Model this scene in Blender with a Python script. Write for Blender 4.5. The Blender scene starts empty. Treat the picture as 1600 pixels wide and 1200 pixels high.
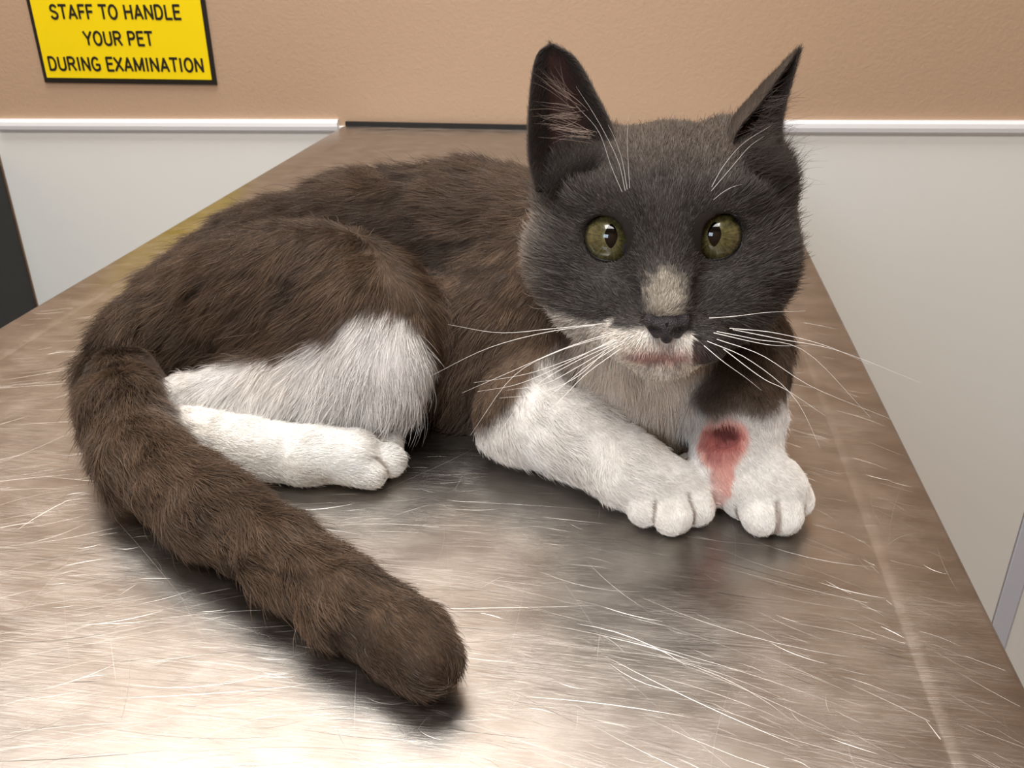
import bpy, bmesh, math
import numpy as np
from mathutils import Vector, Matrix
RNG = np.random.default_rng(7)
scene = bpy.context.scene
COL = scene.collection

# ------------------------------------------------------------------ camera
F = 1400.0                      # focal length in pixels of the 1600x1200 frame
CAM = np.array([0.0, 0.0, 0.26])    # table top is z = 0, table runs along +Y
_Y = np.array([223., 689., -F]); _Y /= np.linalg.norm(_Y)
_X = -np.array([-10692., 612., -F]); _X -= _X.dot(_Y) * _Y; _X /= np.linalg.norm(_X)
_Z = np.cross(_X, _Y)
ROT = np.array([_X, _Y, _Z])    # camera axes -> world
def ray(x, y): return ROT @ np.array([x - 800., 600. - y, -F]) / F
def at_z(x, y, z=0.): r = ray(x, y); return CAM + r * ((z - CAM[2]) / r[2])
def at_y(x, y, Y): r = ray(x, y); return CAM + r * ((Y - CAM[1]) / r[1])
def at_d(x, y, d): return CAM + ray(x, y) * d
cd = bpy.data.cameras.new('camera'); cam = bpy.data.objects.new('camera', cd); COL.objects.link(cam)
cd.sensor_width = 36; cd.lens = F / 1600 * 36; cd.clip_start = 0.01; cd.clip_end = 50
m4 = Matrix.Identity(4)
for i in range(3):
    for j in range(3): m4[i][j] = ROT[i][j]
    m4[i][3] = CAM[i]
cam.matrix_world = m4
cd.dof.use_dof = True; cd.dof.focus_distance = 0.40; cd.dof.aperture_fstop = 3.0 * (cd.lens / 4.0) * 1.6
scene.camera = cam
# ------------------------------------------------------------------ light
scene.view_settings.view_transform = 'Standard'; scene.view_settings.look = 'None'
scene.view_settings.gamma = 1; scene.view_settings.use_curve_mapping = False
scene.view_settings.exposure = 0.40
w = bpy.data.worlds.new('world'); scene.world = w; w.use_nodes = True
w.node_tree.nodes['Background'].inputs[0].default_value = (0.9, 0.93, 1, 1)
w.node_tree.nodes['Background'].inputs[1].default_value = 0.25
def area(name, loc, aim, sx, sy, power, color):
    l = bpy.data.lights.new(name, 'AREA'); l.shape = 'RECTANGLE'; l.size = sx; l.size_y = sy
    l.energy = power; l.color = color
    o = bpy.data.objects.new(name, l); COL.objects.link(o); o.location = loc
    o.rotation_euler = (Vector(aim) - Vector(loc)).to_track_quat('-Z', 'Y').to_euler()
    return o
area('ceiling_panel_light', (-0.62, 0.98, 1.97), (-0.62, 0.98, 0), 1.5, 0.8, 36, (1.0, 0.97, 0.93))
area('front_fill_light', (-0.2, -0.6, 1.97), (-0.2, -0.6, 0), 1.4, 0.7, 32, (1.0, 0.97, 0.93))  # unseen fill lamp added above the front to brighten panel and cat
area('daylight_window', (-0.75, -1.55, 0.95), (-0.2, 0.3, 0.1), 0.7, 0.5, 11, (0.72, 0.86, 1.0))

# ------------------------------------------------------------------ helpers
def lin(r, g, b):
    c = np.array([r, g, b]) / 255.
    return np.where(c <= .04045, c / 12.92, ((c + .055) / 1.055) ** 2.4)
def mat(name, rgb, rough=0.6, metal=0.0, spec=0.5, **kw):
    m = bpy.data.materials.new(name); m.use_nodes = True
    b = m.node_tree.nodes['Principled BSDF']
    b.inputs['Base Color'].default_value = (*lin(*rgb), 1)
    b.inputs['Roughness'].default_value = rough; b.inputs['Metallic'].default_value = metal
    b.inputs['Specular IOR Level'].default_value = spec
    for k, v in kw.items(): b.inputs[k.replace('_', ' ')].default_value = v
    return m
def N(m, t, **kw):
    n = m.node_tree.nodes.new(t)
    for k, v in kw.items(): setattr(n, k, v)
    return n
def noisy(m, scale, amt, bump=0.0, bump_scale=60, coords='Object'):
    nt = m.node_tree; b = nt.nodes['Principled BSDF']; L = nt.links.new
    tc = N(m, 'ShaderNodeTexCoord'); n = N(m, 'ShaderNodeTexNoise'); n.inputs['Scale'].default_value = scale; n.inputs['Detail'].default_value = 4
    L(tc.outputs[coords], n.inputs['Vector'])
    c = b.inputs['Base Color'].default_value[:]
    mr = N(m, 'ShaderNodeMapRange'); mr.inputs[3].default_value = 1 - amt; mr.inputs[4].default_value = 1 + amt
    L(n.outputs[0], mr.inputs[0])
    mx = N(m, 'ShaderNodeVectorMath', operation='SCALE'); mx.inputs[0].default_value = c[:3]
    L(mr.outputs[0], mx.inputs['Scale']); L(mx.outputs[0], b.inputs['Base Color'])
    if bump:
        n2 = N(m, 'ShaderNodeTexNoise'); n2.inputs['Scale'].default_value = bump_scale; n2.inputs['Detail'].default_value = 3
        L(tc.outputs[coords], n2.inputs['Vector'])
        bp = N(m, 'ShaderNodeBump'); bp.inputs['Strength'].default_value = bump; bp.inputs['Distance'].default_value = 0.002
        L(n2.outputs[0], bp.inputs['Height']); L(bp.outputs[0], b.inputs['Normal'])
    return m
def link(o, parent=None, **props):
    COL.objects.link(o)
    if parent is not None: o.parent = parent
    for k, v in props.items(): o[k] = v
    return o
def from_np(name, V, Fc, m, parent=None, smooth=True, **props):
    me = bpy.data.meshes.new(name)
    V = np.asarray(V, np.float32)
    if isinstance(Fc, np.ndarray):
        k = Fc.shape[1]
        me.vertices.add(len(V)); me.vertices.foreach_set('co', V.ravel())
        me.loops.add(Fc.size); me.loops.foreach_set('vertex_index', Fc.ravel().astype(np.int32))
        me.polygons.add(len(Fc)); me.polygons.foreach_set('loop_start', np.arange(0, Fc.size, k, dtype=np.int32))
        me.update(calc_edges=True); me.validate()
    else:
        me.from_pydata(V.tolist(), [], Fc); me.update()
    if smooth: me.polygons.foreach_set('use_smooth', np.ones(len(me.polygons), bool))
    me.materials.append(m)
    return link(bpy.data.objects.new(name, me), parent, **props)
def box(name, lo, hi, m, parent=None, bevel=0.0, seg=2, **props):
    bm = bmesh.new(); bmesh.ops.create_cube(bm, size=1)
    lo = Vector(lo); hi = Vector(hi)
    for v in bm.verts: v.co = Vector([lo[i] + (v.co[i] + .5) * (hi[i] - lo[i]) for i in range(3)])
    if bevel: bmesh.ops.bevel(bm, geom=bm.edges[:] , offset=bevel, segments=seg, affect='EDGES', profile=.5)
    me = bpy.data.meshes.new(name); bm.to_mesh(me); bm.free(); me.materials.append(m)
    return link(bpy.data.objects.new(name, me), parent, **props)
def smooth01(x, a, b):
    t = np.clip((x - a) / (b - a), 0, 1); return t * t * (3 - 2 * t)
_tab = np.random.default_rng(3).random((64, 64, 64)).astype(np.float32)
def vnoise(p, f):
    q = p * f; i = np.floor(q).astype(np.int64); t = (q - i); t = t * t * (3 - 2 * t); r = 0
    for dx in (0, 1):
        for dy in (0, 1):
            for dz in (0, 1):
                wgt = (t[:, 0] if dx else 1 - t[:, 0]) * (t[:, 1] if dy else 1 - t[:, 1]) * (t[:, 2] if dz else 1 - t[:, 2])
                r = r + wgt * _tab[(i[:, 0] + dx) & 63, (i[:, 1] + dy) & 63, (i[:, 2] + dz) & 63]
    return r * 2 - 1

# ------------------------------------------------------------------ room
WY = 1.43
beige = noisy(mat('beige_wall_paint', (188, 160, 134), .38, spec=.4), 3, .04, .25, 220)
white = noisy(mat('white_wall_panel', (238, 241, 238), .35), 2, .03)
ceil_m = noisy(mat('ceiling_white', (225, 222, 215), .9), 5, .02)
floor_m = noisy(mat('grey_floor', (120, 116, 110), .4), 8, .08)
def xform_panel(o, ang):     # the panel and its rail rise slightly to the right
    o.rotation_euler = (0, -ang, 0)
wb = box('wall_back', (-2.2, WY, -1.22), (2.4, WY + .1, 2.0), beige, kind='structure')
for x0, x1 in ((-1.103, -.497), (-.497, .165), (.165, .70), (.735, 1.9)):
    p = box('panel', (x0 + .001, WY - .004, -1.215), (x1 - .001, WY, -.002 + .008 * (x0 > .1)), white, wb, bevel=.001)
strip_m = mat('pale_blue_strip', (206, 212, 226), .4)
box('joint_strip', (.701, WY - .006, -1.215), (.734, WY, .002), strip_m, wb, bevel=.001)
trim_m = mat('white_rail_plastic', (238, 240, 244), .25)
def rail(name, x0, x1):
    zc = lambda x: -.0065 + .0165 * (x + .785)
    prof = [(0, -.010), (-.007, -.010), (-.011, -.006), (-.012, 0), (-.011, .006), (-.007, .010), (0, .010)]
    V = [(x, WY + y, zc(x) + z) for x in (x0, x1) for y, z in prof]; n = len(prof)
    Fc = [(i, i + 1, n + i + 1, n + i) for i in range(n - 1)] + [tuple(range(n)), tuple(range(2 * n - 1, n - 1, -1))]
    return from_np(name, V, Fc, trim_m, smooth=False, kind='structure')
rail('trim_1', -1.088, -.488); rail('trim_2', .166, 1.9)
box('wall_left', (-2.3, -1.9, -1.22), (-2.2, WY, 2.0), beige, kind='structure')
box('wall_right', (2.4, -1.9, -1.22), (2.5, WY, 2.0), beige, kind='structure')
box('wall_front', (-2.2, -2.0, -1.22), (2.4, -1.9, 2.0), beige, kind='structure')
box('floor', (-2.3, -2.0, -1.32), (2.5, WY + .1, -1.22), floor_m, kind='structure')
box('ceiling', (-2.3, -2.0, 2.0), (2.5, WY + .1, 2.1), ceil_m, kind='structure')
# black cabinet left of the panel
blackm = noisy(mat('black_laminate', (26, 24, 23), .4), 30, .2)
cab = link(bpy.data.objects.new('cabinet', None), None, label='black cabinet in the corner at the left edge behind the table', category='cabinet')
cab.location = (-1.4, 1.2, -1.22)
def cbox(n, lo, hi, m, par, **k):
    o = box(n, lo, hi, m, par, **k); o.matrix_parent_inverse = Matrix.Translation(par.location).inverted(); return o
cbox('body', (-1.72, 1.02, -1.19), (-1.1034, WY - .005, -.072), blackm, cab, bevel=.004)
cbox('top', (-1.73, 1.00, -.071), (-1.1032, WY - .005, -.058), blackm, cab, bevel=.003)
cbox('plinth', (-1.70, 1.05, -1.22), (-1.13, WY - .005, -1.19), blackm, cab)
for k in range(2):
    x0 = -1.715 + k * .302
    d = cbox('door', (x0, 1.003, -1.17), (x0 + .296, 1.019, -.085), blackm, cab, bevel=.002)
    h = box('handle', (x0 + (.26 if k == 0 else .02), .985, -.3), (x0 + (.272 if k == 0 else .032), 1.002, -.18), mat('dark_steel_handle', (90, 90, 92), .3, 1), None, bevel=.003)
    h.parent = d

# ------------------------------------------------------------------ sign
sy = mat('yellow_sign_print', (255, 226, 0), .35); sk = mat('black_sign_print', (22, 20, 16), .45)
sign = link(bpy.data.objects.new('sign', None), None, label='yellow wall sign with black border and black capital lettering', category='sign')
sign.location = (-.8365, WY, .165)
cbox('board', (-.987, WY - .0035, .059), (-.686, WY, .272), sk, sign, bevel=.0008)
cbox('face', (-.980, WY - .0042, .067), (-.693, WY - .0033, .264), sy, sign)
def arc(cx, cy, rx, ry, a0, a1, n=12):
    return [(cx + rx * math.cos(math.radians(a0 + (a1 - a0) * i / n)), cy + ry * math.sin(math.radians(a0 + (a1 - a0) * i / n))) for i in range(n + 1)]
GLYPH = {   # (advance width, strokes) on a cap height of 1
 'A': (.72, [[(.07, 0), (.36, 1), (.65, 0)], [(.16, .30), (.56, .30)]]),
 'D': (.70, [[(.09, 0), (.09, 1), (.32, 1)] + arc(.32, .5, .29, .5, 90, -90)[1:] + [(.09, 0)]]),
 'E': (.60, [[(.55, 1), (.09, 1), (.09, 0), (.56, 0)], [(.09, .53), (.50, .53)]]),
 'F': (.56, [[(.53, 1), (.09, 1), (.09, 0)], [(.09, .52), (.47, .52)]]),
 'G': (.74, [arc(.37, .5, .29, .5, 45, 270) + [(.52, .03), (.66, .14), (.66, .45), (.40, .45)]]),
 'H': (.70, [[(.09, 0), (.09, 1)], [(.61, 0), (.61, 1)], [(.09, .52), (.61, .52)]]),
 'I': (.30, [[(.15, 0), (.15, 1)]]),
 'L': (.57, [[(.09, 1), (.09, 0), (.54, 0)]]),
 'M': (.84, [[(.09, 0), (.09, 1), (.42, .08), (.75, 1), (.75, 0)]]),
 'N': (.71, [[(.09, 0), (.09, 1), (.62, 0), (.62, 1)]]),
 'O': (.76, [arc(.38, .5, .30, .5, 0, 360, 22)]),
 'P': (.64, [[(.09, 0), (.09, 1), (.34, 1)] + arc(.34, .74, .23, .26, 90, -90)[1:] + [(.09, .48)]]),
 'R': (.69, [[(.09, 0), (.09, 1), (.36, 1)] + arc(.36, .75, .23, .25, 90, -90)[1:] + [(.09, .50)], [(.36, .50), (.63, 0)]]),
 'S': (.66, [arc(.33, .74, .235, .26, 25, 200) + [(.22, .56), (.44, .47)] + arc(.33, .26, .25, .27, 20, -160)]),
 'T': (.62, [[(.02, 1), (.60, 1)], [(.31, 1), (.31, 0)]]),
 'U': (.71, [[(.09, 1), (.09, .30)] + arc(.355, .29, .265, .29, 180, 360) + [(.62, 1)]]),
 'X': (.66, [[(.04, 0), (.62, 1)], [(.04, 1), (.62, 0)]]),
 'Y': (.66, [[(.03, 1), (.33, .45), (.63, 1)], [(.33, .45), (.33, 0)]]), ' ': (.30, [])}
def text(body, x0, x1, zb, h):
    V, Q, x, wd = [], [], 0, .085
    for ch in body:
        adv, strokes = GLYPH[ch]
        for st_ in strokes:
            st_ = [(x + a, .085 + b * .83) for a, b in st_]
            for (ax_, ay), (bx_, by) in zip(st_, st_[1:]):
                d = np.array([bx_ - ax_, by - ay]); d = d / (np.linalg.norm(d) + 1e-9); n_ = np.array([-d[1], d[0]]) * wd; e = d * wd * .42
                o = len(V); z = -.000002 * (len(Q) % 50)
                for p in ((ax_ - e[0] + n_[0], ay - e[1] + n_[1]), (bx_ + e[0] + n_[0], by + e[1] + n_[1]), (bx_ + e[0] - n_[0], by + e[1] - n_[1]), (ax_ - e[0] - n_[0], ay - e[1] - n_[1])): V.append((*p, z))
                Q.append((o, o + 3, o + 2, o + 1))
        x += adv + .085
    V = [(x0 + a / (x - .085) * (x1 - x0), WY - .0046 + c, zb + b * h) for a, b, c in V]
    o = from_np('lettering', V, Q, sk, sign, smooth=False); o.matrix_parent_inverse = Matrix.Translation(sign.location).inverted()
def sx(px, py): return at_y(px, py, WY)
for body, a, b, top in (('STAFF TO HANDLE', (83, 31), (286, 31), (180, 5)), ('YOUR PET', (136, 72), (243, 72), (190, 47)), ('DURING EXAMINATION', (80, 108), (322, 116), (200, 88))):
    pa, pb, pt = sx(*a), sx(*b), sx(*top); zb = (pa[2] + pb[2]) / 2
    text(body, pa[0], pb[0], zb, .0235)

# ------------------------------------------------------------------ table
def steel():
    m = bpy.data.materials.new('scratched_stainless_steel'); m.use_nodes = True; nt = m.node_tree; L = nt.links.new
    b = nt.nodes['Principled BSDF']; b.inputs['Metallic'].default_value = 1
    tc = N(m, 'ShaderNodeTexCoord')
    def mapping(rot, sc):
        mp = N(m, 'ShaderNodeMapping'); mp.inputs['Rotation'].default_value = (0, 0, rot); mp.inputs['Scale'].default_value = sc
        L(tc.outputs['Object'], mp.inputs['Vector']); return mp
    def math_(op, a, b_, clamp=False):
        n = N(m, 'ShaderNodeMath', operation=op, use_clamp=clamp)
        for i, x in enumerate((a, b_)):
            if isinstance(x, (int, float)): n.inputs[i].default_value = x
            elif x is not None: L(x, n.inputs[i])
        return n.outputs[0]
    # families of fine hairline scratches: thin iso-lines of stretched, slightly warped noise
    warp = N(m, 'ShaderNodeTexNoise'); warp.inputs['Scale'].default_value = 5; L(tc.outputs['Object'], warp.inputs['Vector'])
    total = None
    fams = [(-.12, 900, 22, .05, .6), (.25, 1100, 26, .05, .55), (.05, 1500, 30, .06, .5), (-.45, 1200, 30, .05, .5), (-.25, 1700, 40, .06, .45), (.5, 1600, 40, .06, .4)]
    for k, (rot, hi, lo, wd, amp) in enumerate(fams):
        hi *= 2.2; lo *= 1.3
        mp = mapping(rot, (lo, hi, 1)); mp.inputs['Location'].default_value = (k * 7.3, k * 3.1, k)
        add = N(m, 'ShaderNodeVectorMath', operation='MULTIPLY_ADD'); add.inputs[1].default_value = (.4, hi * .012, 0)
        L(warp.outputs['Color'], add.inputs[0]); L(mp.outputs[0], add.inputs[2])
        n = N(m, 'ShaderNodeTexNoise'); n.inputs['Scale'].default_value = 1; n.inputs['Detail'].default_value = 1.0; n.inputs['Roughness'].default_value = .4
        L(add.outputs[0], n.inputs['Vector'])
        d = math_('ABSOLUTE', math_('SUBTRACT', n.outputs[0], .62 if k % 2 else .36), None)
        line = math_('SUBTRACT', 1.0, math_('DIVIDE', d, wd * .5), True)
        # patches where this family is present
        pn = N(m, 'ShaderNodeTexNoise'); pn.inputs['Scale'].default_value = 9 + k * 2; pn.inputs['Detail'].default_value = 2
        mp2 = mapping(rot, (1, 1.6, 1)); mp2.inputs['Location'].default_value = (k * 3.3, k, 0); L(mp2.outputs[0], pn.inputs['Vector'])
        mr = N(m, 'ShaderNodeMapRange', interpolation_type='SMOOTHSTEP'); mr.inputs[1].default_value = .44; mr.inputs[2].default_value = .6; L(pn.outputs[0], mr.inputs[0])
        s = math_('MULTIPLY', math_('MULTIPLY', line, mr.outputs[0]), amp)
        total = s if total is None else math_('MAXIMUM', total, s)
    # brushed base + blotches
    br = N(m, 'ShaderNodeTexNoise'); br.inputs['Scale'].default_value = 1; br.inputs['Detail'].default_value = 6
    L(mapping(-.1, (25, 1500, 1)).outputs[0], br.inputs['Vector'])
    bl = N(m, 'ShaderNodeTexNoise'); bl.inputs['Scale'].default_value = 38; bl.inputs['Detail'].default_value = 5; L(mapping(.2, (1, 1.5, 1)).outputs[0], bl.inputs['Vector'])
    # base colour
    mr = N(m, 'ShaderNodeMapRange'); mr.inputs[1].default_value = .3; mr.inputs[2].default_value = .7; mr.inputs[3].default_value = .83; mr.inputs[4].default_value = 1.08; L(bl.outputs[0], mr.inputs[0])
    mr2 = N(m, 'ShaderNodeMapRange'); mr2.inputs[1].default_value = .25; mr2.inputs[2].default_value = .75; mr2.inputs[3].default_value = .9; mr2.inputs[4].default_value = 1.07; L(br.outputs[0], mr2.inputs[0])
    v = math_('MULTIPLY', mr.outputs[0], mr2.outputs[0])
    v = math_('ADD', v, math_('MULTIPLY', total, .3))
    sc = N(m, 'ShaderNodeVectorMath', operation='SCALE'); sc.inputs[0].default_value = (.43, .405, .378); L(v, sc.inputs['Scale']); L(sc.outputs[0], b.inputs['Base Color'])
    r = math_('ADD', math_('MULTIPLY', bl.outputs[0], .16), .24); r = math_('ADD', r, math_('MULTIPLY', total, .25)); L(r, b.inputs['Roughness'])
    h = math_('ADD', math_('MULTIPLY', total, -1.0), math_('MULTIPLY', br.outputs[0], .16)); 
    bp = N(m, 'ShaderNodeBump'); bp.inputs['Strength'].default_value = .22; bp.inputs['Distance'].default_value = .00015; L(h, bp.inputs['Height']); L(bp.outputs[0], b.inputs['Normal'])
    b.inputs['Anisotropic'].default_value = .0
    return m
st = steel()
TX0, TX1, TY0, TY1 = -.4785, .1595, .08, 1.4195
table = link(bpy.data.objects.new('examination_table', None), None, label='stainless steel examination table with scratched top under the grey and white cat', category='table')
table.location = (-.16, .75, -1.22)
def table_top():
    bm = bmesh.new()
    # border ring at z=0, centre dropped a little behind a soft fold; edges rolled over
    def ring(x0, x1, y0, y1, z, r):
        pts = []
        for cx, cy, a0 in ((x1 - r, y1 - r, 0), (x0 + r, y1 - r, 90), (x0 + r, y0 + r, 180), (x1 - r, y0 + r, 270)):
            for k in range(5):
                a = math.radians(a0 + k * 22.5); pts.append((cx + r * math.cos(a), cy + r * math.sin(a), z))
        return [bm.verts.new(p) for p in pts]
    R = []
    for ins, z, r in ((.040, -.00055, .02), (.0388, -.0005, .02), (.0365, -.00008, .02), (.034, 0, .02), (.003, 0, .004), (.0012, -.0006, .003), (.0003, -.002, .003), (0, -.004, .003), (0, -.034, .003), (.006, -.036, .003)):
        R.append(ring(TX0 + ins, TX1 - ins, TY0 + ins, TY1 - ins * .3, z, r))
    bm.faces.new(R[0])
    for a, b in zip(R, R[1:]):
        for i in range(len(a)): bm.faces.new((a[i], b[i], b[(i + 1) % len(a)], a[(i + 1) % len(a)]))
    bm.faces.new(R[-1][::-1]); bmesh.ops.recalc_face_normals(bm, faces=bm.faces)
    me = bpy.data.meshes.new('tabletop'); bm.to_mesh(me); bm.free()
    for p in me.polygons: p.use_smooth = len(p.vertices) == 4
    me.materials.append(st)
    o = link(bpy.data.objects.new('tabletop', me), table); o.matrix_parent_inverse = Matrix.Translation(table.location).inverted()
table_top()
def scratches():
    m = mat('steel_scratch', (208, 205, 200), .46, 1); V, Q = [], []; rg = np.random.default_rng(11); n = 9000
    for i in range(n):
        y = .12 + .9 * rg.random() ** 2.2; x = rg.uniform(TX0 + .01, TX1 - .01)
        ang = np.interp(x, [-.4, -.22, -.08, .02, .15], [.42, .34, .05, -.28, -.5]) + rg.normal(0, .16)
        if rg.random() < .12: ang = rg.uniform(-1.6, 1.6)
        L_ = .010 + .10 * rg.random() ** 4.0; wd = (.00006 + .00020 * rg.random() ** 5); tilt = rg.normal(0, .22) * (1 if y < .5 else .8); cv = rg.normal(0, .06); d = np.array([math.cos(ang), math.sin(ang)]); nn_ = np.array([-d[1], d[0]])
        if L_ > .08: cv *= .5
        ok = []
        for k in range(7):
            t = k / 3 - 1; p = np.array([x, y]) + d * t * L_ / 2 + nn_ * cv * L_ * t * t; ww = wd * (1 - t * t * .85) * .5
            a, b = p + nn_ * ww, p - nn_ * ww; inside = (TX0 + .004 < p[0] < TX1 - .004) and not (.034 < min(p[0] - TX0, TX1 - p[0]) < .040) and .13 < p[1] < TY1 - .004
            fold = (p[0] > TX0 + .040) and (p[0] < TX1 - .040); z = -.00052 if fold else .00003
            ok.append(inside and (fold == ok_f if k else True)); ok_f = fold
            dz = ww * tilt; V += [(a[0], a[1], z + abs(dz) + dz), (b[0], b[1], z + abs(dz) - dz)]
            if k and ok[-1] and ok[-2]: o = len(V) - 4; Q.append((o, o + 1, o + 3, o + 2))
    o = from_np('scratches', V, Q, m, table, kind='stuff'); o.matrix_parent_inverse = Matrix.Translation(table.location).inverted()
scratches()
steel2 = mat('brushed_steel_leg', (150, 148, 144), .35, 1)
for x in (TX0 + .05, TX1 - .09):
    for y in (TY0 + .06, TY1 - .1):
        leg = cbox('leg', (x, y, -1.205), (x + .04, y + .04, -.036), steel2, table, bevel=.003)
        box('foot', (x - .004, y - .004, -1.22), (x + .044, y + .044, -1.205), blackm, leg, bevel=.002)
cbox('crossbar', (TX0 + .06, TY0 + .07, -1.02), (TX0 + .08, TY1 - .07, -.99), steel2, table)
cbox('crossbar', (TX1 - .08, TY0 + .07, -1.02), (TX1 - .06, TY1 - .07, -.99), steel2, table)
cbox('rear_strip', (TX0 + .004, TY1 + .0005, -.004), (TX1 - .004, TY1 + .0055, .0065), mat('black_strip', (18, 17, 16), .6), table)  # thin black strip along the rear edge of the top

# ------------------------------------------------------------------ cat: implicit surface
HD = .42; HC = at_d(1036, 372, HD)
HW = -ray(1036, 372); HW /= np.linalg.norm(HW)
HR = ROT @ np.array([1., 0, 0]); HR -= HR.dot(HW) * HW; HR /= np.linalg.norm(HR); HU = np.cross(HW, HR)
HM = np.array([HR, HU, HW])            # world -> head local
def hl(u, v, w): return HC + (HM.T @ np.array([u, v, w])) * .001     # head local mm -> world
def to_h(p): return (p - HC) @ HM.T * 1000.
prims = []
def cap(a, b, ra, rb, k=.010, g='body', flow=None, s=1):
    a = np.asarray(a, float); b = np.asarray(b, float)
    fl = (b - a) / (np.linalg.norm(b - a) + 1e-9) if flow is None else np.asarray(flow, float)
    prims.append(dict(t='c', a=a, b=b, ra=ra, rb=rb, k=k, g=g, flow=fl, s=s))
def ell(c, r, M=None, k=.010, g='body', flow=(0, 0, 0), s=1):
    prims.append(dict(t='e', c=np.asarray(c, float), r=np.asarray(r, float), M=np.eye(3) if M is None else M, k=k, g=g, flow=np.asarray(flow, float), s=s))
def chain(pts, rs, **kw):
    for i in range(len(pts) - 1): cap(pts[i], pts[i + 1], rs[i], rs[i + 1], **kw)
def hell(c, r, k=.010, g='head', s=1): ell(hl(*c), np.array(r) * .001, HM, k, g, (0, 0, 0), s)
def pd(p, q):
    if p['t'] == 'c':
        ba = p['b'] - p['a']; t = np.clip((q - p['a']) @ ba / (ba @ ba + 1e-12), 0, 1)
        return np.linalg.norm(q - p['a'] - t[..., None] * ba, axis=-1) - (p['ra'] + t * (p['rb'] - p['ra']))
    l = (q - p['c']) @ p['M'].T; r = p['r']
    k0 = np.linalg.norm(l / r, axis=-1); k1 = np.linalg.norm(l / (r * r), axis=-1)
    return k0 * (k0 - 1.0) / np.maximum(k1, 1e-9)
down = np.array([0, 0, -1.])
A = at_y; G = at_z
# torso, head end -> tail end so that the coat lies towards the tail
chain([A(985, 420, .50), A(860, 425, .55), A(740, 408, .575), A(580, 412, .57), A(430, 455, .54), A(330, 510, .515), A(262, 550, .495)],
      [.045, .055, .060, .057, .052, .044, .034], k=.02, g='body')
ell(A(760, 540, .50), (.050, .055, .052), k=.02, flow=(-.6, 0, -.8))
ell(A(860, 500, .50), (.045, .050, .05), k=.02, flow=(-.5, 0, -.85))
# haunch, knee, shin, foot
ell(A(480, 470, .475), (.074, .040, .047), k=.020, g='haunch', flow=(-.8, 0, -.5))
ell(A(570, 520, .450), (.044, .034, .040), k=.016, g='haunch', flow=(-.75, 0, -.6))
cap(A(590, 580, .435), A(400, 630, .432), .030, .026, k=.014, g='haunch', flow=(-.5, 0, -.85))
cap(A(400, 630, .432), A(300, 640, .432), .026, .022, k=.014, g='haunch', flow=(-.6, 0, -.8))
cap(G(290, 690, .019), G(480, 712, .016), .019, .0145, k=.004, g='hindfoot')
cap(G(480, 712, .016), G(552, 712, .0155), .0145, .0140, k=.006, g='hindfoot')
TOES = []
def toe(a, b, r, g, za=.0125, zb=.0100):
    a3, b3 = G(*a, za), G(*b, zb); a3 = a3 + (a3 - b3) * .45
    cap(a3, b3, r, r * .97, k=.0034, g=g); TOES.append(prims[-1])
toe((560, 692), (603, 697), .0085, 'hindfoot', .014, .0115); toe((556, 714), (606, 720), .0092, 'hindfoot', .0135, .0105); toe((545, 733), (578, 741), .0080, 'hindfoot', .011, .0088)
# chest / neck
cap(A(1010, 470, .475), A(1010, 590, .455), .045, .042, k=.02, g='chest', flow=down)
ell(A(1008, 625, .450), (.038, .030, .032), k=.012, g='chest', flow=down)
ell(A(1140, 540, .480), (.030, .03, .036), k=.014, g='chestside', flow=(.2, -.2, -1))
ell(A(895, 560, .470), (.034, .03, .040), k=.014, g='chestside', flow=(-.4, -.1, -1))
# near forelimb (image left)
cap(A(850, 560, .470), G(815, 650, .030), .030, .0235, k=.012, g='armL', flow=(-.5, 0, -.8))
chain([G(812, 650, .030), G(900, 685, .026), G(985, 735, .022)], [.0235, .0205, .0175], k=.008, g='armL')
cap(G(985, 735, .022), G(1022, 757, .0165), .0175, .0160, k=.008, g='pawL')
cap(G(1022, 757, .0165), G(1060, 762, .0150), .0155, .0130, k=.006, g='pawL')
toe((998, 768), (1006, 798), .0080, 'pawL'); toe((1036, 772), (1050, 806), .0100, 'pawL'); toe((1070, 762), (1087, 794), .0090, 'pawL'); toe((1084, 745), (1105, 772), .0082, 'pawL')
# far forelimb with the wound (image right)
cap(A(1155, 590, .450), A(1150, 655, .420), .026, .0225, k=.010, g='armR')
cap(A(1150, 655, .420), A(1150, 715, .402), .0215, .0195, k=.008, g='armR')
cap(A(1150, 715, .402), G(1185, 758, .0180), .0190, .0170, k=.008, g='pawR')
cap(G(1180, 758, .0175), G(1215, 765, .0165), .0160, .0145, k=.006, g='pawR')
toe((1148, 757), (1157, 782), .0088, 'pawR'); toe((1176, 772), (1190, 807), .0096, 'pawR'); toe((1212, 774), (1223, 806), .0096, 'pawR'); toe((1230, 754), (1244, 782), .0088, 'pawR')
ell(A(1133, 680, .392), (.0065, .004, .008), k=.003, s=-1)
WOUND = A(1128, 690, .392)
# tail
tail_pts = [A(225, 520, .49), A(190, 575, .46), G(192, 645, .034), G(225, 722, .026), G(330, 800, .022), G(440, 868, .020), G(550, 945, .0185), G(635, 1000, .0160), G(664, 1028, .0155)]
tail_r = [.024, .019, .0195, .0205, .0190, .0165, .0152, .0150, .0135]
chain(tail_pts, tail_r, k=.006, g='tail')
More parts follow.
